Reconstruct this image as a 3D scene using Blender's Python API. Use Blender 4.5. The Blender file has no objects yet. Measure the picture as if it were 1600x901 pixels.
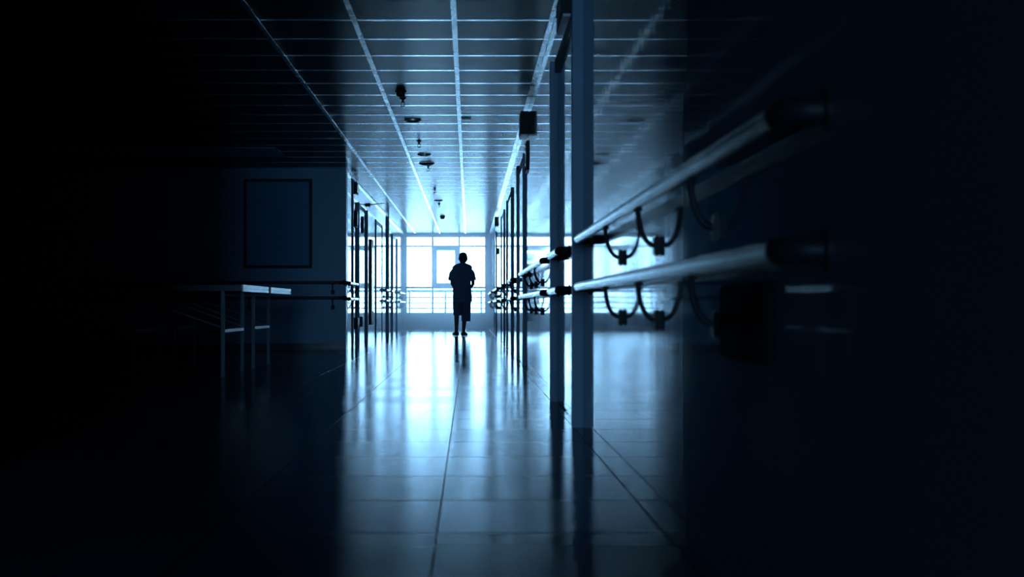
import bpy, bmesh, math, random
from mathutils import Vector, Matrix
random.seed(7)
S = bpy.context.scene
COL = S.collection
PI = math.pi

# ------------------------------------------------------------------ scale of the place (metres)
F = 2120.0                      # focal length in pixels of the 1600 px wide frame
EYE = 0.60                      # camera height
XR, XL = 0.56, -1.71            # corridor side walls
YB = 18.53                      # lobby's far wall (corridor's left wall starts here)
YE = 35.3                       # end wall with the big window
HC = 2.48                       # ceiling height
LOBX = -8.5                     # lobby's left wall
YREAR = -12.0
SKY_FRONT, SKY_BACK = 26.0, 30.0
GLARE = .12

# ------------------------------------------------------------------ materials
def mat(name, col, rough=0.5, metal=0.0, ior=1.5, coat=0.0, noise=0.06, nscale=12.0, bump=0.0, bscale=(1, 1, 1), rvar=0.0, bdist=0.01):
    m = bpy.data.materials.new(name); m.use_nodes = True
    nt = m.node_tree; N = nt.nodes; L = nt.links
    b = N['Principled BSDF']
    b.inputs['Roughness'].default_value = rough
    b.inputs['Metallic'].default_value = metal
    b.inputs['IOR'].default_value = ior
    b.inputs['Coat Weight'].default_value = coat
    b.inputs['Coat Roughness'].default_value = 0.05
    tc = N.new('ShaderNodeTexCoord'); nz = N.new('ShaderNodeTexNoise')
    nz.inputs['Scale'].default_value = nscale; nz.inputs['Detail'].default_value = 3
    L.new(tc.outputs['Object'], nz.inputs['Vector'])
    mx = N.new('ShaderNodeMix'); mx.data_type = 'RGBA'
    mx.inputs[6].default_value = tuple(c * (1 - noise) for c in col) + (1,)
    mx.inputs[7].default_value = tuple(min(1, c * (1 + noise)) for c in col) + (1,)
    L.new(nz.outputs['Fac'], mx.inputs[0]); L.new(mx.outputs[2], b.inputs['Base Color'])
    if rvar:
        mr = N.new('ShaderNodeMapRange'); mr.inputs[3].default_value = max(0.01, rough - rvar); mr.inputs[4].default_value = rough + rvar
        L.new(nz.outputs['Fac'], mr.inputs[0]); L.new(mr.outputs[0], b.inputs['Roughness'])
    if bump:
        mp = N.new('ShaderNodeMapping'); mp.inputs['Scale'].default_value = bscale
        L.new(tc.outputs['Object'], mp.inputs['Vector'])
        n2 = N.new('ShaderNodeTexNoise'); n2.inputs['Scale'].default_value = 1.0; n2.inputs['Detail'].default_value = 2
        L.new(mp.outputs[0], n2.inputs['Vector'])
        bp = N.new('ShaderNodeBump'); bp.inputs['Strength'].default_value = bump; bp.inputs['Distance'].default_value = bdist
        L.new(n2.outputs['Fac'], bp.inputs['Height']); L.new(bp.outputs[0], b.inputs['Normal'])
    return m

def tiled(name, col, grout, x0, y0, dx, dy, w, rough, ior, rvar=0.04, gr_rough=0.6, tilt=0.0):
    m = bpy.data.materials.new(name); m.use_nodes = True
    nt = m.node_tree; N = nt.nodes; L = nt.links
    b = N['Principled BSDF']; b.inputs['IOR'].default_value = ior
    tc = N.new('ShaderNodeTexCoord'); sp = N.new('ShaderNodeSeparateXYZ')
    L.new(tc.outputs['Object'], sp.inputs[0])
    def M(op, a, bb=None):
        n = N.new('ShaderNodeMath'); n.operation = op
        for i, v in enumerate((a, bb)):
            if v is None: continue
            if hasattr(v, 'is_linked'): L.new(v, n.inputs[i])
            else: n.inputs[i].default_value = v
        return n.outputs[0]
    masks = []; cells = []
    for out, o, d in ((sp.outputs[0], x0, dx), (sp.outputs[1], y0, dy)):
        u = M('DIVIDE', M('SUBTRACT', out, o), d)
        cells.append(M('FLOOR', u))
        fr = M('FRACT', u)
        dist = M('MINIMUM', fr, M('SUBTRACT', 1.0, fr))
        masks.append(M('LESS_THAN', dist, (w if out == sp.outputs[0] else w * 1.8) * 0.5 / d))
    g = M('MAXIMUM', masks[0], masks[1])
    cv = N.new('ShaderNodeCombineXYZ'); L.new(cells[0], cv.inputs[0]); L.new(cells[1], cv.inputs[1])
    wn = N.new('ShaderNodeTexWhiteNoise'); wn.noise_dimensions = '2D'; L.new(cv.outputs[0], wn.inputs['Vector'])
    cr = N.new('ShaderNodeMix'); cr.data_type = 'RGBA'
    cr.inputs[6].default_value = tuple(c * .9 for c in col) + (1,); cr.inputs[7].default_value = tuple(min(1, c * 1.08) for c in col) + (1,)
    L.new(wn.outputs['Value'], cr.inputs[0])
    mg = N.new('ShaderNodeMix'); mg.data_type = 'RGBA'
    L.new(g, mg.inputs[0]); L.new(cr.outputs[2], mg.inputs[6]); mg.inputs[7].default_value = tuple(grout) + (1,)
    L.new(mg.outputs[2], b.inputs['Base Color'])
    mr = N.new('ShaderNodeMapRange'); mr.inputs[3].default_value = rough - rvar; mr.inputs[4].default_value = rough + rvar
    L.new(wn.outputs['Value'], mr.inputs[0])
    rr = N.new('ShaderNodeMix'); rr.data_type = 'FLOAT'
    L.new(g, rr.inputs[0]); L.new(mr.outputs[0], rr.inputs[2]); rr.inputs[3].default_value = gr_rough
    L.new(rr.outputs[0], b.inputs['Roughness'])
    bp = N.new('ShaderNodeBump'); bp.inputs['Strength'].default_value = 0.6; bp.inputs['Distance'].default_value = 0.002
    bp.invert = True
    L.new(g, bp.inputs['Height'])
    # polished tile: matt body under a polish whose reflection has no long tail
    df = N.new('ShaderNodeBsdfDiffuse'); gl = N.new('ShaderNodeBsdfGlossy'); gl.distribution = 'BECKMANN'
    fr_ = N.new('ShaderNodeFresnel'); fr_.inputs[0].default_value = ior; ms = N.new('ShaderNodeMixShader')
    L.new(mg.outputs[2], df.inputs[0]); L.new(rr.outputs[0], gl.inputs['Roughness'])
    for q in (df.inputs['Normal'], gl.inputs['Normal'], fr_.inputs['Normal']): L.new(bp.outputs[0], q)
    L.new(fr_.outputs[0], ms.inputs[0]); L.new(df.outputs[0], ms.inputs[1]); L.new(gl.outputs[0], ms.inputs[2])
    L.new(ms.outputs[0], [n_ for n_ in N if n_.type == 'OUTPUT_MATERIAL'][0].inputs['Surface']); N.remove(b)
    return m

M_floor = tiled('floor_tile_gloss', (.05, .11, .19), (.01, .016, .025), -.085, 3.585, .6, .6, .005, .17, 1.23, rvar=.02)
M_wall = mat('wall_gloss_panel', (.18, .28, .38), .05, ior=1.75, nscale=3, bump=.25, bscale=(1, 4, .015), bdist=.003, noise=.04)
M_block = mat('wall_satin_paint', (.12, .44, .72), .32, ior=1.5, nscale=2.5, noise=.05, bump=.15, bscale=(9, 9, 9), bdist=.002)
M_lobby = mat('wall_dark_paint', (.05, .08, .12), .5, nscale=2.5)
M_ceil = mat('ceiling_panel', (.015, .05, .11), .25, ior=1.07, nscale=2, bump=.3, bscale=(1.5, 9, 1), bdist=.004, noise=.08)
M_tbar = mat('ceiling_tbar_white', (.9, .94, .97), .27, metal=1, nscale=5, rvar=.05)
M_cross = mat('ceiling_crossbar_metal', (.45, .52, .6), .18, metal=1, nscale=2.2, rvar=.09)
M_matte = mat('matte_black_plastic', (.006, .009, .013), .8, nscale=20)
M_matte.node_tree.nodes['Principled BSDF'].inputs['Specular IOR Level'].default_value = .08
M_endwall = mat('end_wall_paint', (.82, .88, .92), .4, nscale=3)
M_frame = mat('window_white_frame', (.88, .92, .95), .3)
M_door = mat('door_gloss_laminate', (.10, .17, .25), .05, ior=1.75, nscale=4, bump=.2, bscale=(1, 4, .015), bdist=.003)
M_jamb = mat('door_frame_grey', (.2, .38, .56), .45, nscale=5)
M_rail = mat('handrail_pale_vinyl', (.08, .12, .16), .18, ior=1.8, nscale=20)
M_black = mat('dark_moulded_plastic', (.012, .018, .026), .5, nscale=30, noise=.2)
M_blackm = mat('dark_painted_metal', (.02, .03, .04), .25, metal=.3, nscale=30)
M_steel = mat('brushed_steel', (.45, .5, .55), .25, metal=1, nscale=40)
M_leg = mat('table_leg_steel', (.14, .22, .3), .55, nscale=40)
M_white = mat('white_laminate', (.85, .9, .94), .3, nscale=15)
M_top = mat('table_top_dark_laminate', (.05, .07, .1), .3, nscale=9)
M_board = mat('board_panel_grey', (.1, .42, .72), .16, ior=1.55, nscale=2)
M_skin = mat('person_skin', (.20, .13, .10), .5, nscale=30)
M_lip = mat('person_lips', (.16, .07, .06), .5, nscale=30)
M_hair = mat('person_hair', (.015, .014, .015), .5, nscale=120, noise=.3)
M_shirt = mat('person_shirt_cotton', (.14, .34, .56), .85, nscale=60, bump=.3, bscale=(14, 14, 6), bdist=.01)
M_shorts = mat('person_shorts_cotton', (.1, .25, .42), .85, nscale=60, bump=.3, bscale=(14, 14, 6), bdist=.01)
M_shoe = mat('person_shoe', (.02, .025, .03), .5, nscale=30)
M_black.node_tree.nodes['Principled BSDF'].inputs['Specular IOR Level'].default_value = .3
M_rim = mat('lamp_rim_white', (.8, .85, .9), .3, nscale=30)
M_base = mat('baseboard_dark', (.05, .08, .12), .3, nscale=10)

def glass_mat():
    m = bpy.data.materials.new('window_glass'); m.use_nodes = True
    nt = m.node_tree; N = nt.nodes; L = nt.links
    for n in list(N):
        if n.type != 'OUTPUT_MATERIAL': N.remove(n)
    out = [n for n in N if n.type == 'OUTPUT_MATERIAL'][0]
    t = N.new('ShaderNodeBsdfTransparent'); t.inputs[0].default_value = (.93, .97, 1, 1)
    g = N.new('ShaderNodeBsdfGlossy'); g.inputs['Roughness'].default_value = .02
    fr = N.new('ShaderNodeFresnel'); fr.inputs[0].default_value = 1.3
    mx = N.new('ShaderNodeMixShader')
    L.new(fr.outputs[0], mx.inputs[0]); L.new(t.outputs[0], mx.inputs[1]); L.new(g.outputs[0], mx.inputs[2])
    L.new(mx.outputs[0], out.inputs['Surface'])
    return m
M_glass = glass_mat()

# ------------------------------------------------------------------ mesh helpers
def bx(bm, x0, x1, y0, y1, z0, z1, bev=0.0):
    t = bmesh.new()
    bmesh.ops.create_cube(t, size=1)
    for v in t.verts:
        v.co = Vector(((x0 + x1) / 2 + v.co.x * (x1 - x0), (y0 + y1) / 2 + v.co.y * (y1 - y0), (z0 + z1) / 2 + v.co.z * (z1 - z0)))
    if bev:
        bmesh.ops.bevel(t, geom=t.edges[:], offset=bev, segments=2, affect='EDGES')
    merge(bm, t)

def merge(bm, t):
    mp = {}
    for v in t.verts: mp[v] = bm.verts.new(v.co)
    for f in t.faces:
        try: bm.faces.new([mp[v] for v in f.verts])
        except ValueError: pass
    t.free()

def tube(bm, pts, rad, seg=14, cap=True):
    pts = [Vector(p) for p in pts]
    rs = rad if isinstance(rad, (list, tuple)) else [rad] * len(pts)
    rings = []; up = None
    for i, p in enumerate(pts):
        d = (pts[min(i + 1, len(pts) - 1)] - pts[max(i - 1, 0)]).normalized()
        if up is None:
            up = Vector((0, 0, 1)) if abs(d.z) < .9 else Vector((1, 0, 0))
        s = d.cross(up).normalized(); up = s.cross(d).normalized()
        rings.append([bm.verts.new(p + (s * math.cos(a) + up * math.sin(a)) * rs[i]) for a in [2 * PI * k / seg for k in range(seg)]])
    for a, b in zip(rings, rings[1:]):
        for k in range(seg):
            bm.faces.new((a[k], a[(k + 1) % seg], b[(k + 1) % seg], b[k]))
    if cap:
        bm.faces.new(rings[0][::-1]); bm.faces.new(rings[-1])

def lathe(bm, prof, c, axis='Z', seg=24):
    """prof: list of (r, h) along the axis"""
    c = Vector(c); rings = []
    for r, h in prof:
        ring = []
        for k in range(seg):
            a = 2 * PI * k / seg; u, v = r * math.cos(a), r * math.sin(a)
            o = Vector((u, v, h)) if axis == 'Z' else (Vector((h, u, v)) if axis == 'X' else Vector((u, h, v)))
            ring.append(bm.verts.new(c + o))
        rings.append(ring)
    for a, b in zip(rings, rings[1:]):
        for k in range(seg):
            bm.faces.new((a[k], a[(k + 1) % seg], b[(k + 1) % seg], b[k]))
    bm.faces.new(rings[0][::-1]); bm.faces.new(rings[-1])

def loft(bm, rings, seg=24, cap=True):
    """rings: (centre, rx, ry, optional power, optional tilt matrix)"""
    R = []
    for r in rings:
        c, rx, ry = Vector(r[0]), r[1], r[2]; p = r[3] if len(r) > 3 else 2.0
        ring = []
        for k in range(seg):
            a = 2 * PI * k / seg; ca, sa = math.cos(a), math.sin(a)
            o = Vector((rx * math.copysign(abs(ca) ** (2 / p), ca), ry * math.copysign(abs(sa) ** (2 / p), sa), 0))
            if len(r) > 4: o = r[4] @ o
            ring.append(bm.verts.new(c + o))
        R.append(ring)
    for a, b in zip(R, R[1:]):
        for k in range(seg):
            bm.faces.new((a[k], a[(k + 1) % seg], b[(k + 1) % seg], b[k]))
    if cap:
        bm.faces.new(R[0][::-1]); bm.faces.new(R[-1])

def obj(name, bm, m, parent=None, smooth=False):
    bmesh.ops.recalc_face_normals(bm, faces=bm.faces[:])
    me = bpy.data.meshes.new(name); bm.to_mesh(me); bm.free()
    me.materials.append(m)
    if smooth:
        for p in me.polygons: p.use_smooth = True
        try: me.set_sharp_from_angle(angle=math.radians(40))
        except Exception: pass
    o = bpy.data.objects.new(name, me); COL.objects.link(o)
    if parent: o.parent = parent
    return o

def tag(o, label, cat, group=None):
    o['label'] = label; o['category'] = cat
    if group: o['group'] = group
    return o

def thing(name, label, cat, loc=(0, 0, 0), rz=0, group=None):
    o = bpy.data.objects.new(name, None); COL.objects.link(o); o.empty_display_size = .1
    o.location = loc; o.rotation_euler = (0, 0, rz)
    return tag(o, label, cat, group)

def struct(name, bm, m, label=None, parent=None, cat=None, smooth=False):
    o = obj(name, bm, m, parent, smooth)
    o['kind'] = 'structure'
    if label: o['label'] = label
    if cat: o['category'] = cat
    return o

# ------------------------------------------------------------------ the setting
T = .25
b = bmesh.new(); bx(b, LOBX - T, XR + T, YREAR - T, YE + T, -.2, 0)
struct('floor', b, M_floor, 'glossy blue-grey tiled floor running down the corridor to the window', cat='floor')
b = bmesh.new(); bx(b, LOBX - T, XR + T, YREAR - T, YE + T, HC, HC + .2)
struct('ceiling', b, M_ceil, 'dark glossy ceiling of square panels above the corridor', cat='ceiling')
b = bmesh.new(); bx(b, XR, XR + T, YREAR - T, YE + T, 0, HC)
struct('wall_right', b, M_wall, 'dark polished right wall reflecting the far window', cat='wall')
b = bmesh.new(); bx(b, XL - T, XL, YB + T + .02, YE, 0, HC)
struct('wall_left', b, M_wall, 'polished left corridor wall beyond the dark corner', cat='wall')
b = bmesh.new(); bx(b, LOBX, XL + .03, YB, YB + T, 0, HC)
struct('wall_back', b, M_block, 'dark blue wall facing the lobby, with a framed board and handrails', cat='wall')
b = bmesh.new(); bx(b, LOBX - T, LOBX, YREAR, YB + T, 0, HC)
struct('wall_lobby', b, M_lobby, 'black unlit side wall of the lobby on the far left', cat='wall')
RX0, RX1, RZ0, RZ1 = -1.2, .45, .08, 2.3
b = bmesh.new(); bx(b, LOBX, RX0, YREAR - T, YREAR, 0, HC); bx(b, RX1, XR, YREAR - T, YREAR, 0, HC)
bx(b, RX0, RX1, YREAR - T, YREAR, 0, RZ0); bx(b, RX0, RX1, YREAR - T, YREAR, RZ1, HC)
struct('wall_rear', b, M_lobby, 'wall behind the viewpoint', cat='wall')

b = bmesh.new(); bx(b, XL - .25, XL, YREAR, 4.7, 0, HC)  # unseen wall, put in to keep the rear fill off the lobby's left side
struct('wall_baffle_left', b, M_lobby, 'unseen dark wall added left of the viewpoint to narrow the rear light', cat='wall')
# end wall: parapet, piers, lintel round the opening
WX0, WX1, WZ0, WZ1 = -1.665, .455, .385, 2.43
b = bmesh.new()
bx(b, XL, XR, YE, YE + T, 0, WZ0)
bx(b, XL, XR, YE, YE + T, WZ1, HC)
bx(b, XL, WX0, YE, YE + T, WZ0, WZ1)
bx(b, WX1, XR, YE, YE + T, WZ0, WZ1)
struct('wall_end', b, M_endwall, 'pale low parapet wall under the big window at the corridor end', cat='wall')
b = bmesh.new(); bx(b, XL - .3, XR + .3, YE - .001 + T, YE + 2.2, -.1, .02)
struct('balcony_slab', b, M_endwall, 'balcony floor outside the end window', cat='floor')

def PX(x, y=YE): return (x - 733) / F * y
def PZ(v, y=YE): return EYE + (477.5 - v) / F * y

# the end window : frame > panes
yf = YE + .06
b = bmesh.new()
fw = .045
bx(b, WX0, WX0 + fw, yf, yf + .07, WZ0, WZ1); bx(b, WX1 - fw, WX1, yf, yf + .07, WZ0, WZ1)
bx(b, WX0, WX1, yf, yf + .07, WZ1 - fw, WZ1); bx(b, WX0, WX1, yf, yf + .07, WZ0, WZ0 + .04)
zt = PZ(384.3); zl = PZ(449)
m1, m2 = PX(676), PX(717.5)
for x in (m1, m2): bx(b, x - .024, x + .024, yf, yf + .07, zl if x == m2 else WZ0, WZ1)
bx(b, WX0, WX1, yf, yf + .07, zt - .022, zt + .022)
bx(b, WX0, WX1, yf, yf + .07, zl - .03, zl + .03)
win = struct('window_1', b, M_frame, 'large white framed window glaring at the end of the corridor', cat='window')
b = bmesh.new(); s = .09
x0, x1, z0, z1 = m1 + .024, m2 - .024, zl + .03, zt - .022
bx(b, x0, x0 + s, yf - .02, yf + .05, z0, z1); bx(b, x1 - s, x1, yf - .02, yf + .05, z0, z1)
bx(b, x0 + s, x1 - s, yf - .02, yf + .05, z0, z0 + s); bx(b, x0 + s, x1 - s, yf - .02, yf + .05, z1 - s, z1)
sash = struct('window_sash', b, M_frame, parent=win)
b = bmesh.new(); bx(b, x0 + s, x1 - s, yf + .012, yf + .018, z0 + s, z1 - s)
struct('window_pane', b, M_glass, parent=sash)
cells = []
zs = [WZ0 + .04, zl - .03, zl + .03, zt - .022, zt + .022, WZ1 - fw]
cells = [(WX0 + fw, m1 - .024, zs[0], zs[1]), (m1 + .024, WX1 - fw, zs[0], zs[1]),
         (WX0 + fw, m1 - .024, zs[2], zs[3]), (m2 + .024, WX1 - fw, zs[2], zs[3]),
         (WX0 + fw, m1 - .024, zs[4], zs[5]), (m1 + .024, m2 - .024, zs[4], zs[5]), (m2 + .024, WX1 - fw, zs[4], zs[5])]
for c in cells:
    b = bmesh.new(); bx(b, c[0], c[1], yf + .032, yf + .038, c[2], c[3])
    struct('window_pane', b, M_glass, parent=win)
b = bmesh.new(); bx(b, WX0 - .02, WX1 + .02, YE - .05, YE + .06, WZ0 - .03, WZ0 + .005, .006)
struct('window_sill', b, M_frame, parent=win)

# tall window added behind the viewpoint, unseen, to light surfaces facing the camera
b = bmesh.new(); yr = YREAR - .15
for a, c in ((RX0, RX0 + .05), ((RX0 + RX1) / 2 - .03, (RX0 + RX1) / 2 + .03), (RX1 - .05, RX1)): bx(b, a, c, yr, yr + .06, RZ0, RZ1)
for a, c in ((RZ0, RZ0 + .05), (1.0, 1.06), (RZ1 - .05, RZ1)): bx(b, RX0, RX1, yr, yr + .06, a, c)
w2_ = struct('window_fill', b, M_frame, 'tall framed window added behind the viewpoint for fill light', cat='window')
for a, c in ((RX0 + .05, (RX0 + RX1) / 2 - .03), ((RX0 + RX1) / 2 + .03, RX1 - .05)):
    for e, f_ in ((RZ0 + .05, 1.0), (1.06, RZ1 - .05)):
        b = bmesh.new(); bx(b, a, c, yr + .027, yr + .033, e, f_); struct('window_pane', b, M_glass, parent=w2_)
# railing just inside the glass
ry = YE + .45
rl = thing('balcony_railing', 'thin metal railing crossing the lower part of the end window', 'railing', (0, ry, .02))
def rz(v): return PZ(v, ry) - .02
b = bmesh.new(); tube(b, [(XL - .15, 0, rz(454.5)), (XR + .1, 0, rz(454.5))], .032); obj('top_rail', b, M_blackm, rl, True)
for v in (464.5, 473, 481.4):
    b = bmesh.new(); tube(b, [(XL - .15, 0, rz(v)), (XR + .1, 0, rz(v))], .017, 8); obj('crossbar', b, M_blackm, rl, True)
for px in (640, 696, 752):
    b = bmesh.new(); x = PX(px, ry); tube(b, [(x, 0, .0), (x, 0, rz(454.5) - .02)], .024, 10); obj('post', b, M_blackm, rl, True)

# ceiling bars
n = 1
for x in (.541, -.098, -.757, -1.397):
    b = bmesh.new()
    y1 = YE if x > XL else YB
    bx(b, x - .018, x + .018, YREAR, y1, HC - .008, HC, .003)
    struct('trim_%d' % n, b, M_tbar, 'white metal strip running along the ceiling', cat='ceiling strip'); n += 1
b = bmesh.new(); y = 8.92 - .634 * 32
while y < YE:
    if y > YREAR + .05:
        xl = LOBX if y < YB - .01 else XL
        # shallow wedge profile : near edge hangs 1.6 mm lower than the far edge
        c_ = [(y, HC - .0021), (y + .034, HC - .0004), (y + .034, HC + .002), (y, HC + .002)]
        va = [b.verts.new((xl, q[0], q[1])) for q in c_]; vb = [b.verts.new((XR, q[0], q[1])) for q in c_]
        for k in range(4): b.faces.new((va[k], va[(k + 1) % 4], vb[(k + 1) % 4], vb[k]))
        b.faces.new(va[::-1]); b.faces.new(vb)
    y += .634
struct('trim_%d' % n, b, M_cross, 'thin cross bars between the ceiling panels', cat='ceiling strip'); n += 1
for x in (XL + .012,):
    b = bmesh.new(); bx(b, x - .012, x + .012, YB + T + .02, YE, HC - .035, HC - .002, .003)
    struct('trim_%d' % n, b, M_tbar, 'white cornice strip along the left corridor wall', cat='ceiling strip'); n += 1
b = bmesh.new(); bx(b, LOBX, -2.3, 17.0 - .9, 17.0, HC - .012, HC, .003)
struct('trim_%d' % n, b, M_board, 'smooth ceiling band in front of the board wall', cat='ceiling strip'); n += 1

def baseboard(nm, x0, x1, y0, y1):
    b = bmesh.new(); bx(b, x0, x1, y0, y1, 0, .09, .003); struct(nm, b, M_base, 'dark baseboard', cat='baseboard')
baseboard('baseboard_back', LOBX, XL + .03, YB - .012, YB)

# ------------------------------------------------------------------ doors on the side walls
def door(num, side, y0, y1, prot, h=2.12, jw=.07, label=''):
    """side +1 right wall, -1 left wall ; frame stands prot proud of the wall"""
    X = XR if side > 0 else XL
    def sx(a, b_): return (min(X - side * a, X - side * b_), max(X - side * a, X - side * b_))
    r = bpy.data.objects.new('door_%d' % num, None); COL.objects.link(r); r.location = (X, (y0 + y1) / 2, 0)
    r['kind'] = 'structure'; r['label'] = label; r['category'] = 'door'
    ym = (y0 + y1) / 2
    def part(nm, b, m, par=r, sm=False):
        for v in b.verts: v.co -= Vector((X, ym, 0))
        return struct(nm, b, m, parent=par, smooth=sm)
    b = bmesh.new()
    a0, a1 = sx(0, prot)
    bx(b, a0, a1, y0, y0 + jw, 0, h, .003); bx(b, a0, a1, y1 - jw, y1, 0, h, .003)
    a0, a1 = sx(0, prot * .5 if num < 3 else .004)
    bx(b, a0, a1, y0 + jw, y1 - jw, h - jw, h, .001)
    part('door_frame', b, M_jamb)
    for (p, q) in ((y0 + jw + .004, ym - .002), (ym + .002, y1 - jw - .004)):
        a0, a1 = sx(0, .006)
        b = bmesh.new(); bx(b, a0, a1, p, q, .01, h - jw - .004, .001); lf = part('door_leaf', b, M_door)
    return r

D = [(1, 1, 6.67, 8.57, .052, 'first double door in the right wall, its broad grey jambs nearest the viewer'),
     (2, 1, 13.6, 15.4, .024, 'second double door in the right wall, narrow frame beyond the black box'),
     (3, 1, 17.5, 19.8, .022, 'third door in the right wall'),
     (4, 1, 21.5, 23.4, .018, 'fourth door in the right wall'),
     (5, 1, 27.9, 29.8, .018, 'last door in the right wall, near the window'),
     (6, -1, 20.7, 22.5, .035, 'first door in the left corridor wall'),
     (7, -1, 24.8, 26.6, .016, 'middle door in the left corridor wall'),
     (8, -1, 30.0, 31.9, .03, 'last door in the left corridor wall, near the window')]
for d in D:
    door(d[0], d[1], d[2], d[3], d[4], 2.13 if d[1] > 0 else 2.18, .075 if d[1] > 0 else .07, d[5])
# full-height pilasters on the left wall
for y, p, w in ((19.85, .018, .06), (28.3, .038, .10)):
    b = bmesh.new(); bx(b, XL, XL + p, y, y + w, 0, HC, .003)
    struct('trim_%d' % n, b, M_jamb, 'full-height dark strip on the left corridor wall', cat='wall strip'); n += 1

# ------------------------------------------------------------------ handrails
HU, HL = .905, .687             # heights of the two rails
OFF = .062                      # rail axis to wall
RR = .021
def handrail(label, group, length, brackets, origin, rot=0, h=HU, ends=(True, True)):
    """local frame: rail runs along +Y, wall is at x=+OFF ; origin is on the wall-side floor under the rail's start"""
    t = thing('handrail', label, 'handrail', origin, rot, group)
    b = bmesh.new(); e = .045
    tube(b, [(0, e if ends[0] else 0, h), (0, length - (e if ends[1] else 0), h)], RR, 20)
    obj('rail', b, M_rail, t, True)
    def elbow(y, s):
        b = bmesh.new()
        pts = [(0, y + s * e * 1.5, h)]
        for k in range(7):
            a = k / 6 * PI / 2
            pts.append((e * (1 - math.cos(a)), y + s * e * (1 - math.sin(a)), h))
        pts.append((OFF - .004, y, h))
        tube(b, pts, RR + .0015, 16)
        o = obj('end_elbow', b, M_black, t, True)
        b = bmesh.new(); lathe(b, [(.034, OFF - .001), (.034, OFF - .007), (.026, OFF - .011)], (0, y, h), 'X'); obj('wall_flange', b, M_black, o, True)
    if ends[0]: elbow(0, 1)
    if ends[1]: elbow(length, -1)
    for yb in brackets:
        b = bmesh.new()
        pts = [(0, yb, h - RR * .4)]
        for k in range(11):
            a = k / 10 * PI / 2
            pts.append(((OFF - .012) * (1 - math.cos(a)), yb, h - .02 - .108 * math.sin(a)))
        pts.append((OFF - .004, yb, h - .129))
        tube(b, pts, [.0075] * (len(pts) - 1) + [.0075], 12)
        bx(b, -.012, .012, yb - .022, yb + .022, h - RR - .006, h - RR + .002, .002)
        o = obj('bracket', b, M_black, t, True)
        b = bmesh.new(); bx(b, OFF - .015, OFF - .0005, yb - .024, yb + .024, h - .129 - .03, h - .129 + .03, .004)
        obj('wall_plate', b, M_black, o, True)
    return t

BR0 = 3.053                     # bracket plate positions, spacing .95
def brk(y0, y1, base=BR0, step=.953):
    k = math.ceil((y0 + .12 - base) / step); out = []
    while base + k * step < y1 - .12:
        out.append(base + k * step - y0); k += 1
    return out
xr = XR - OFF
segs = [(2.12, 6.25, 'nearest the viewer, ending at the first door jamb', [3.053, 4.0, 4.955]),
        (7.5, 8.42, 'short piece across the first door', []),
        (9.15, 13.3, 'between the first and second doors', [10.33, 11.3, 12.17]),
        (15.75, 17.2, 'short length between the second and third doors', 16.45),
        (20.1, 21.2, 'short length between the third and fourth doors', 20.65),
        (23.8, 27.5, 'between the fourth and last doors', 24.4),
        (30.2, 34.6, 'beside the end window', 30.8)]
for y0, y1, txt, base in segs:
    for h, nm in ((HU, 'upper'), (HL, 'lower')):
        handrail('%s pale handrail on the right wall, %s' % (nm, txt), 'handrails on the right wall', y1 - y0, [v - y0 for v in base] if isinstance(base, list) else brk(y0, y1, base), (xr, y0, 0), 0, h)
# left corridor wall (mirrored: rotate by pi so the wall is at -x)
xl = XL + OFF
for y0, y1, txt, base in [(18.62, 20.1, 'just round the dark corner', 19.0), (25.0 + 1.85, 28.1, 'before the full-height strip', 27.2), (28.7, 29.8, 'between the strip and the last left door', 29.2), (32.1, 34.9, 'next to the end window', 32.6)]:
    for h, nm in ((HU + .01, 'upper'), (HL + .01, 'lower')):
        bl = [(y1 - y0) - v for v in brk(y0, y1, base)]
        handrail('%s pale handrail on the left corridor wall, %s' % (nm, txt), 'handrails on the left corridor wall', y1 - y0, bl, (xl, y1, 0), PI, h)
# on the dark wall facing the lobby: rail along X, wall at +Y
for h, nm in ((HU + .01, 'upper'), (HL + .02, 'lower')):
    L_ = 3.6
    # local +Y -> world -X : rotate +90 deg ; local +X -> world +Y
    handrail('%s dark handrail along the blue wall under the framed board' % nm, 'handrails under the framed board', L_, [.16, 1.3, 2.45], (XL + .01, YB - OFF, 0), PI / 2, h)

# ------------------------------------------------------------------ boxes and signs on the walls
def wallbox(name, label, cat, side, y0, y1, z0, z1, prot, group=None, light=True):
    X = XR if side > 0 else XL
    t = thing(name, label, cat, (X, (y0 + y1) / 2, z0), 0 if side > 0 else PI, group)
    L_, H_ = (y1 - y0) / 2, z1 - z0
    b = bmesh.new(); bx(b, -prot, -.001, -L_, L_, .012 if light else 0, H_, .006 if prot > .03 else .002); obj('housing', b, M_black, t)
    if light:
        b = bmesh.new(); bx(b, -prot + .003, -.003, -L_ + .004, L_ - .004, 0, .014, .001); obj('lens_strip', b, M_white, t)
    b = bmesh.new(); bx(b, -prot - .003, -prot + .001, -L_ * .8, L_ * .8, H_ * .15 + .01, H_ * .9, .001); obj('face_panel', b, M_blackm, t)
    return t
wallbox('emergency_light', 'black box lamp high on the right wall above the first door', 'emergency light', 1, 7.4, 7.95, 2.18, 2.36, .05, 'black box lamps above the right-hand doors')
wallbox('emergency_light', 'big black box lamp high on the right wall before the second door', 'emergency light', 1, 12.75, 13.1, 2.2, 2.43, .08, 'black box lamps above the right-hand doors')
wallbox('emergency_light', 'small black lamp high on the right wall near the end window', 'emergency light', 1, 27.4, 27.65, 2.2, 2.4, .04, 'black box lamps above the right-hand doors')
wallbox('wall_plaque', 'narrow black plaque below the big black box lamp', 'plaque', 1, 12.9, 13.25, 1.88, 2.17, .016, 'narrow plaques on the right wall')
wallbox('wall_plaque', 'narrow black plaque beside the second door frame, past it', 'plaque', 1, 15.5, 15.75, 1.9, 2.2, .016, 'narrow plaques on the right wall')
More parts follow.
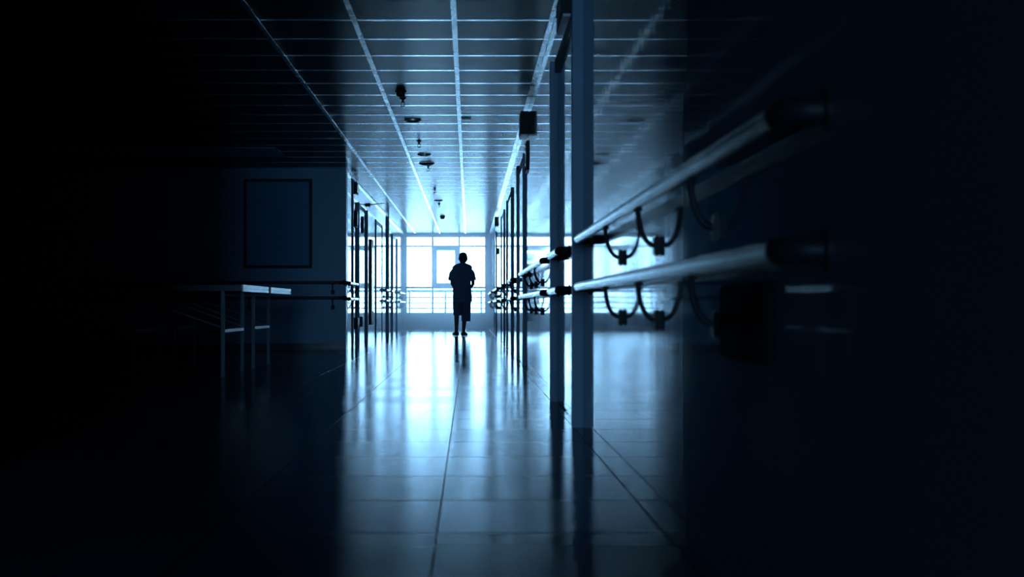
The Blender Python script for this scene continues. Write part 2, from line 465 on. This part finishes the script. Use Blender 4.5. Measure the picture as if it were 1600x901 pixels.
wallbox('wall_box', 'small dark box at head height on the right wall near the window', 'box', 1, 26.3, 26.5, 1.6, 1.72, .035, None, False)
wallbox('wall_cabinet', 'tall shallow dark cabinet on the left corridor wall, off the floor', 'cabinet', -1, 23.4, 23.9, .27, 1.75, .028, None, False)
wallbox('loudspeaker', 'small black box under the ceiling on the left corridor wall', 'loudspeaker', -1, 20.3, 20.6, 2.27, 2.455, .03)
for y, z0, z1, tx in ((20.35, 1.78, 2.03, 'dark plaque on the left wall before the first left door'), (21.6, 1.75, 2.02, 'dark plaque over the first left door, the farther of two')):
    wallbox('wall_plaque', tx, 'plaque', -1, y, y + .16, z0, z1, .03, 'plaques on the left corridor wall', True)
for y, z0, z1, tx in ((20.4, .25, .42, 'low dark box on the left wall before the first left door'), (21.3, .27, .43, 'low dark box on the first left door')):
    wallbox('floor_light', tx, 'floor light', -1, y, y + .2, z0, z1, .035, 'low boxes on the left corridor wall', False)
# projecting arm high on the left wall
t = thing('projecting_bracket', 'thin dark arm projecting from the left wall below the ceiling', 'bracket', (XL, 22.9, 2.33), 0)
b = bmesh.new(); tube(b, [(.01, 0, -.03), (.08, 0, -.02), (.28, 0, 0)], [.012, .010, .006], 10); obj('arm', b, M_blackm, t, True)
b = bmesh.new(); bx(b, .001, .045, -.06, .06, -.06, .0, .006); obj('mount', b, M_black, t)

# black box by the lower rail, near right
t = thing('call_box', 'black box on the near right wall under the lower handrail', 'box', (XR, 2.705, .49), 0)
b = bmesh.new(); bx(b, -.02, -.001, -.225, .225, 0, .155, .006); obj('housing', b, M_matte, t)
b = bmesh.new(); bx(b, -.023, -.019, -.2, .2, .02, .135, .0015); fp = obj('face_panel', b, M_matte, t)
for zz in (.02, .055, .1, .135):
    b = bmesh.new(); lathe(b, [(.005, 0), (.005, .003), (.003, .005)], (-.012, .224, zz), 'Y', 12); obj('screw', b, M_steel, t, True)

# ------------------------------------------------------------------ ceiling fittings
def downlight(x, y, label, r=.085):
    t = thing('downlight', label, 'ceiling light', (x, y, HC), 0, 'round downlights in the ceiling')
    b = bmesh.new()
    # ring : outer wall, lip, inner cone
    seg = 32; prof = [(r, 0), (r, -.010), (r * .93, -.014), (r * .74, -.010), (r * .70, -.001)]
    rings = [[b.verts.new((q * math.cos(2 * PI * k / seg), q * math.sin(2 * PI * k / seg), h)) for k in range(seg)] for q, h in prof]
    for a, c in zip(rings, rings[1:]):
        for k in range(seg): b.faces.new((a[k], a[(k + 1) % seg], c[(k + 1) % seg], c[k]))
    obj('trim_ring', b, M_tbar, t, True)
    b = bmesh.new(); lathe(b, [(r * .72, -.001), (r * .70, -.004), (.02, -.006)], (0, 0, 0)); obj('lens', b, M_black if y < 14 else M_tbar, t, True)
downlight(-.57, 13.75, 'round recessed downlight in the ceiling, nearest of the row')
downlight(-.557, 16.85, 'round white downlight in the ceiling, second of the row')
downlight(-.55, 24.2, 'small round downlight far along the ceiling')

def sprinkler(x, y, label, plate=.03):
    t = thing('fire_sprinkler', label, 'sprinkler', (x, y, HC), 0, 'pendent sprinklers along the ceiling')
    b = bmesh.new(); lathe(b, [(plate, 0), (plate, -.004), (plate * .7, -.01), (.012, -.012)], (0, 0, 0)); obj('escutcheon', b, M_blackm, t, True)
    b = bmesh.new(); lathe(b, [(.011, -.008), (.011, -.028), (.016, -.03), (.016, -.036), (.008, -.04)], (0, 0, 0), seg=12)
    for s in (-1, 1): tube(b, [(s * .006, 0, -.036), (s * .018, 0, -.048), (s * .016, 0, -.064), (0, 0, -.076)], .0035, 8)
    obj('frame', b, M_blackm, t, True)
    b = bmesh.new(); lathe(b, [(.005, -.07), (.024, -.078), (.024, -.081), (.004, -.083)], (0, 0, 0), seg=16); obj('deflector', b, M_steel, t, True)
sprinkler(-.60, 12.3, 'dark pendent sprinkler nearest the viewer, before the round downlight')
sprinkler(-.572, 15.5, 'dark pendent sprinkler between the two near downlights')
sprinkler(-.55, 18.2, 'dark pendent sprinkler just past the second downlight')
sprinkler(-.55, 21.7, 'dark pendent sprinkler fourth along the ceiling')
sprinkler(-.55, 24.9, 'tiny dark sprinkler beyond the far downlight')
def detector(x, y, r, label, m=M_black, hgt=.035, name='smoke_detector'):
    t = thing(name, label, 'smoke detector', (x, y, HC))
    b = bmesh.new(); lathe(b, [(r, 0), (r, -.010), (r * .9, -.014)], (0, 0, 0)); obj('base', b, m, t, True)
    b = bmesh.new(); lathe(b, [(r * .8, -.012), (r * .75, -hgt * .8), (r * .45, -hgt)], (0, 0, 0)); obj('sensor_dome', b, m, t, True)
detector(-.56, 17.9, .10, 'flat dark round detector on the ceiling after the second downlight', hgt=.028)
detector(-.60, 11.9, .05, 'blurred dark ceiling detector in front of the nearest sprinkler', hgt=.05)
detector(-.56, 28.5, .06, 'dark round detector far along the ceiling near the window', hgt=.06)
b = bmesh.new(); bx(b, -.075, .02, 13.63, 13.69, HC - .012, HC, .003)
tag(obj('ceiling_tag', b, M_white), 'small white plate beside the middle ceiling strip', 'plate')

# ------------------------------------------------------------------ two tables in the dark lobby
def table(label, y0, x1=-1.90, length=1.45, width=1.05, H=.775):
    t = thing('treatment_table', label, 'table', (x1, y0, 0), 0, 'tables in the lobby')
    b = bmesh.new(); bx(b, -width, -.004, .004, length - .004, H - .05, H, .004); obj('tabletop', b, M_top, t)
    b = bmesh.new()
    bx(b, -.004, .010, 0, length, H - .055, H - .030, .003); bx(b, -.004, .010, 0, length, H - .0275, H + .002, .003)
    e = obj('edge_band', b, M_white, t); e['label'] = 'bright white edge band facing the corridor'
    li = -.17
    ya, yb = .06, length - .42
    for x in (li, -width + .12):
        for y in (ya, yb):
            b = bmesh.new(); bx(b, x - .014, x + .014, y - .014, y + .014, 0, H - .05, .002)
            bx(b, x - .018, x + .018, y - .018, y + .018, 0, .025, .003)
            obj('leg', b, M_leg, t)
    for x in (li, -width + .12):
        b = bmesh.new(); bx(b, x - .009, x + .016, ya + .014, yb - .014, .375, .40, .002); o = obj('crossbar', b, M_white if x == li else M_leg, t)
    for y in (ya, yb):
        b = bmesh.new(); tube(b, [(-width + .14, y, H - .1), (li - .02, y, .42)], .009, 10); obj('brace', b, M_leg, t, True)
    return t
table('dark table with white edge band, the nearer of the two in the lobby', 11.35)
table('dark table with white edge band, farther of the two, nearer the corner', 12.95)

# framed board on the dark wall
BX0, BX1, BZ0, BZ1 = PX(381, YB), PX(488, YB), PZ(419, YB), PZ(279.5, YB)
t = thing('notice_board', 'large framed grey board hanging on the dark blue wall', 'board', ((BX0 + BX1) / 2, YB, BZ0))
w2, hh = (BX1 - BX0) / 2, BZ1 - BZ0
b = bmesh.new(); f = .04
bx(b, -w2, -w2 + f, -.035, -.001, 0, hh, .004); bx(b, w2 - f, w2, -.035, -.001, 0, hh, .004)
bx(b, -w2 + f, w2 - f, -.035, -.001, 0, f, .004); bx(b, -w2 + f, w2 - f, -.035, -.001, hh - f, hh, .004)
obj('frame', b, M_black, t)
b = bmesh.new(); bx(b, -w2 + f, w2 - f, -.018, -.002, f, hh - f); obj('panel', b, M_board, t)

# ------------------------------------------------------------------ the person
PY = 26.8
p = thing('person', 'person in loose short-sleeved shirt and knee-length shorts, walking away down the corridor', 'person', ((722 - 733) / F * PY, PY, 0))
def skin_body():
    V = []; R = []; E = []
    def v(co, r, par=None):
        V.append(co); R.append(r if isinstance(r, tuple) else (r, r))
        if par is not None: E.append((par, len(V) - 1))
        return len(V) - 1
    pel = v((0, 0, .90), (.125, .10)); sp = v((0, 0, 1.06), (.115, .09), pel); ch = v((0, 0, 1.24), (.125, .095), sp)
    nb = v((.008, -.005, 1.38), (.06, .055), ch); nk = v((.014, .0, 1.44), (.052, .052), nb)
    jw = v((.02, .014, 1.485), (.066, .078), nk); hd = v((.02, .004, 1.55), (.080, .098), jw); tp = v((.02, -.002, 1.615), (.068, .084), hd)
    ns = v((.02, .108, 1.53), .011, hd)
    for s in (-1, 1):
        v((.02 + s * .088, -.004, 1.53), (.009, .022), hd)
    # arms
    for s in (-1, 1):
        sh = v((s * .160, 0, 1.31), .046, ch)
        el = v((s * (.222 if s > 0 else .195), .0, 1.03), .036, v((s * .20, -.01, 1.18), .042, sh))
        wr = v((s * .125, .155, .95), .024, v((s * (.185 if s > 0 else .165), .08, .98), .031, el))
        pm = v((s * .075, .18, .945), (.030, .018), wr)
        d = Vector((-s * .9, .22, -.1)).normalized()
        base = Vector((s * .055, .19, .945))
        for k, ln in enumerate((.070, .078, .073, .058)):
            zz = .028 - .019 * k
            a = v(tuple(base + Vector((0, .004, zz))), .0095, pm)
            q = v(tuple(base + Vector((0, .004, zz)) + d * ln * .5 + Vector((0, .006, 0))), .0085, a)
            v(tuple(base + Vector((0, -.008, zz)) + d * ln), .007, q)
        a = v((s * .095, .19, .972), .011, pm); v((s * .07, .2, .995), .009, a)
    # legs
    for s, kx, kz, ax, fy in ((-1, -.105, .47, -.112, .05), (1, .06, .47, .028, -.05)):
        hp = v((s * .085, 0, .84), (.088, .085), pel)
        kn = v((kx, fy * .6 + .02, kz), .054, v(((s * .085 + kx) / 2, fy * .3 + .01, .65), .072, hp))
        cf = v((kx * .6 + ax * .4, fy * .7 - .015, .34), .052, kn)
        an = v((ax, fy, .095), .033, cf)
        hl = v((ax, fy - .03, .045), .034, an)
        v((ax + s * .03, fy + .15, .03), (.036, .022), v((ax + s * .015, fy + .07, .045), (.038, .03), an))
    me = bpy.data.meshes.new('body'); me.from_pydata(V, E, []); me.update()
    o = bpy.data.objects.new('body', me); COL.objects.link(o); o.parent = p
    m = o.modifiers.new('skin', 'SKIN'); m.use_smooth_shade = True
    sv = me.skin_vertices[0].data
    for i, r in enumerate(R): sv[i].radius = r
    sv[0].use_root = True
    o.modifiers.new('sub', 'SUBSURF').levels = 2
    o.modifiers['sub'].render_levels = 2
    me.materials.append(M_skin)
    return o
body = skin_body()
bpy.context.view_layer.update()
dg = bpy.context.evaluated_depsgraph_get()
bm_ = bpy.data.meshes.new_from_object(body.evaluated_get(dg)); bm_.name = 'body'
body.modifiers.clear(); body.data = bm_
if not bm_.materials: bm_.materials.append(M_skin)
# hair
b = bmesh.new(); bmesh.ops.create_uvsphere(b, u_segments=32, v_segments=20, radius=1)
for v in b.verts:
    c = v.co
    sq = lambda a: math.copysign(abs(a) ** .85, a)
    v.co = Vector((.02 + math.copysign(abs(c.x) ** .75, c.x) * .084, -.006 + c.y * .100, 1.552 + math.copysign(abs(c.z) ** .8, c.z) * .106))
dele = [v for v in b.verts if (v.co.y > .05 and v.co.z < 1.595) or v.co.z < 1.455 or (v.co.y > .005 and v.co.z < 1.53)]
bmesh.ops.delete(b, geom=dele, context='VERTS')
h_ = obj('hair', b, M_hair, p, True); sd = h_.modifiers.new('solid', 'SOLIDIFY'); sd.thickness = .008; sd.offset = -1
for s in (-1, 1):
    b = bmesh.new(); bmesh.ops.create_uvsphere(b, u_segments=12, v_segments=8, radius=1)
    for v in b.verts: v.co = Vector((.02 + s * .030 + v.co.x * .013, .082 + v.co.y * .008, 1.548 + v.co.z * .006))
    obj('eye', b, M_hair, p, True)
b = bmesh.new(); bmesh.ops.create_uvsphere(b, u_segments=16, v_segments=8, radius=1)
for v in b.verts: v.co = Vector((.02 + v.co.x * .022, .082 + v.co.y * .010, 1.492 + v.co.z * .006))
obj('mouth', b, M_lip, p, True)
# shirt
def ring(x, z, rx, ry, y=0, pw=2.3): return ((x, y, z), rx, ry, pw)
b = bmesh.new()
loft(b, [ring(.014, 1.445, .062, .062), ring(.012, 1.425, .110, .075), ring(.008, 1.405, .165, .085), ring(.004, 1.37, .196, .095), ring(.0, 1.30, .200, .115),
         ring(0, 1.17, .186, .125), ring(-.003, 1.05, .176, .128), ring(0, .93, .182, .130), ring(.006, .82, .188, .142), ring(.008, .69, .192, .152), ring(.008, .675, .188, .148)], 32)
for s in (-1, 1):
    rot = Matrix.Rotation(-s * math.radians(14), 3, 'Y')
    loft(b, [((s * .12, 0, 1.368), .058, .075, 2, Matrix.Rotation(s * math.radians(60), 3, 'Y')),
             ((s * .172, 0, 1.338), .062, .076, 2, Matrix.Rotation(s * math.radians(40), 3, 'Y')),
             ((s * .200, -.003, 1.24), .054, .070, 2, rot), ((s * .226, -.006, 1.12), .050, .072, 2, rot), ((s * .231, -.007, 1.095), .047, .068, 2, rot)], 24)
obj('shirt', b, M_shirt, p, True)
# knee-length shorts, the right leg hanging lower
b = bmesh.new()
loft(b, [ring(.003, .90, .165, .118), ring(.003, .80, .176, .122), ring(0, .70, .180, .124)], 32)
loft(b, [((-.080, .01, .80), .085, .105, 2.3), ((-.085, .015, .68), .098, .108, 2.3), ((-.09, .025, .50), .09, .1, 2.3), ((-.09, .03, .415), .083, .098, 2.3), ((-.09, .03, .41), .078, .09, 2.3)], 24)
loft(b, [((.080, .0, .80), .085, .105, 2.3), ((.080, -.0, .68), .096, .108, 2.3), ((.08, -.01, .50), .092, .102, 2.3), ((.076, -.02, .30), .088, .098, 2.3), ((.072, -.02, .295), .078, .09, 2.3)], 24)
obj('shorts', b, M_shorts, p, True)
for s, ax, fy in ((-1, -.112, .05), (1, .028, -.05)):
    b = bmesh.new()
    yaw = Matrix.Rotation(-s * .3, 3, 'Z')
    def sh(y, z, rx, rz_):
        o = yaw @ Vector((0, y, 0)); return ((ax + o.x, fy + o.y, z), rx, rz_, 2.4, yaw @ Matrix.Rotation(PI / 2, 3, 'X'))
    loft(b, [sh(-.085, .04, .02, .026), sh(-.07, .043, .036, .041), sh(-.02, .045, .040, .044), sh(.06, .042, .043, .040), sh(.13, .034, .046, .032), sh(.175, .026, .036, .023), sh(.19, .022, .018, .014)], 20)
    for v in b.verts: v.co.z = max(v.co.z, 0.002)
    obj('shoe', b, M_shoe, p, True)

# ------------------------------------------------------------------ daylight
W = bpy.data.worlds.new('sky'); S.world = W; W.use_nodes = True
bg = W.node_tree.nodes['Background']
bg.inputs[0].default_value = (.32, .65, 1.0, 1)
# sky strength raised behind the viewpoint (-Y) to feed the added rear window
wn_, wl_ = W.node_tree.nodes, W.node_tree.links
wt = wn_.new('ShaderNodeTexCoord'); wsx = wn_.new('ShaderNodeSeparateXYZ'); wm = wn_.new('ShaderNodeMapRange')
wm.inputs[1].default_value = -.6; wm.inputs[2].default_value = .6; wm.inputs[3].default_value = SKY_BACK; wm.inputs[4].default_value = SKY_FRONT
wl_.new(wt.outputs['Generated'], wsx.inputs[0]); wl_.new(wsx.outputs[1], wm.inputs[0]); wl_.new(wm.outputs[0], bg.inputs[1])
pl = bpy.data.lights.new('daylight_portal', 'AREA'); pl.shape = 'RECTANGLE'; pl.size = WX1 - WX0; pl.size_y = WZ1 - WZ0
po = bpy.data.objects.new('daylight_portal', pl); COL.objects.link(po)
po.location = ((WX0 + WX1) / 2, YE + .15, (WZ0 + WZ1) / 2); po.rotation_euler = (-PI / 2, 0, 0)
pl.cycles.is_portal = True
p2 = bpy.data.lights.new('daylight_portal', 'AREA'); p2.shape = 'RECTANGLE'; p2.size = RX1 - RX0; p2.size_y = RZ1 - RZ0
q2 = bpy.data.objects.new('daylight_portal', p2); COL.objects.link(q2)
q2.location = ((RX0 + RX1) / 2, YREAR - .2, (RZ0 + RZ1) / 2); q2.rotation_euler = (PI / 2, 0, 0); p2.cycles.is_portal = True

# scatter volume added to imitate lens glare, densest towards the end window
hm = bpy.data.materials.new('glare_scatter'); hm.use_nodes = True
N = hm.node_tree.nodes; N.remove(N['Principled BSDF']); HL_ = hm.node_tree.links
vs = N.new('ShaderNodeVolumeScatter'); vs.inputs['Anisotropy'].default_value = .5
vs.inputs['Color'].default_value = (1, 1, 1, 1)
tcv = N.new('ShaderNodeTexCoord'); sv_ = N.new('ShaderNodeSeparateXYZ'); fc = N.new('ShaderNodeFloatCurve')
mrv = N.new('ShaderNodeMapRange'); mrv.inputs[1].default_value = 17.0; mrv.inputs[2].default_value = YE
cr_ = N.new('ShaderNodeValToRGB'); e_ = cr_.color_ramp.elements
e_[0].position = 0; e_[0].color = (0, 0, 0, 1); e_[1].position = 1; e_[1].color = (1, 1, 1, 1)
q_ = e_.new(.2); q_.color = (.08, .08, .08, 1); q_ = e_.new(.60); q_.color = (.11, .11, .11, 1)
N.remove(fc)
mul = N.new('ShaderNodeMath'); mul.operation = 'MULTIPLY'; mul.inputs[1].default_value = GLARE
HL_.new(tcv.outputs['Object'], sv_.inputs[0]); HL_.new(sv_.outputs[1], mrv.inputs[0]); HL_.new(mrv.outputs[0], cr_.inputs[0])
HL_.new(cr_.outputs[0], mul.inputs[0]); HL_.new(mul.outputs[0], vs.inputs['Density'])
HL_.new(vs.outputs[0], [n_ for n_ in N if n_.type == 'OUTPUT_MATERIAL'][0].inputs['Volume'])
b = bmesh.new(); bx(b, LOBX - .5, XR + .5, YREAR - 1, YE + 2.4, -.4, HC + .4)
hz = obj('glare_volume', b, hm); hz['kind'] = 'stuff'; tag(hz, 'added scatter volume imitating lens glare, thickest before the end window', 'glare_volume')
# ------------------------------------------------------------------ camera
cam = bpy.data.cameras.new('camera'); co = bpy.data.objects.new('camera', cam); COL.objects.link(co)
co.location = (0, 0, EYE); co.rotation_euler = (PI / 2, 0, 0)
cam.sensor_width = 36; cam.lens = F / 1600 * 36
cam.shift_x = (800 - 733) / 1600; cam.shift_y = (477.5 - 450.5) / 1600
cam.clip_start = .05; cam.clip_end = 200
cam.dof.use_dof = True; cam.dof.focus_distance = PY; cam.dof.aperture_fstop = 4.5
S.camera = co
S.view_settings.view_transform = 'Standard'; S.view_settings.look = 'None'
S.view_settings.exposure = 0; S.view_settings.gamma = 1; S.view_settings.use_curve_mapping = False
c = S.cycles
c.max_bounces = 14; c.diffuse_bounces = 6; c.glossy_bounces = 10; c.transparent_max_bounces = 16
c.use_denoising = True; c.sample_clamp_indirect = 20; c.caustics_reflective = True
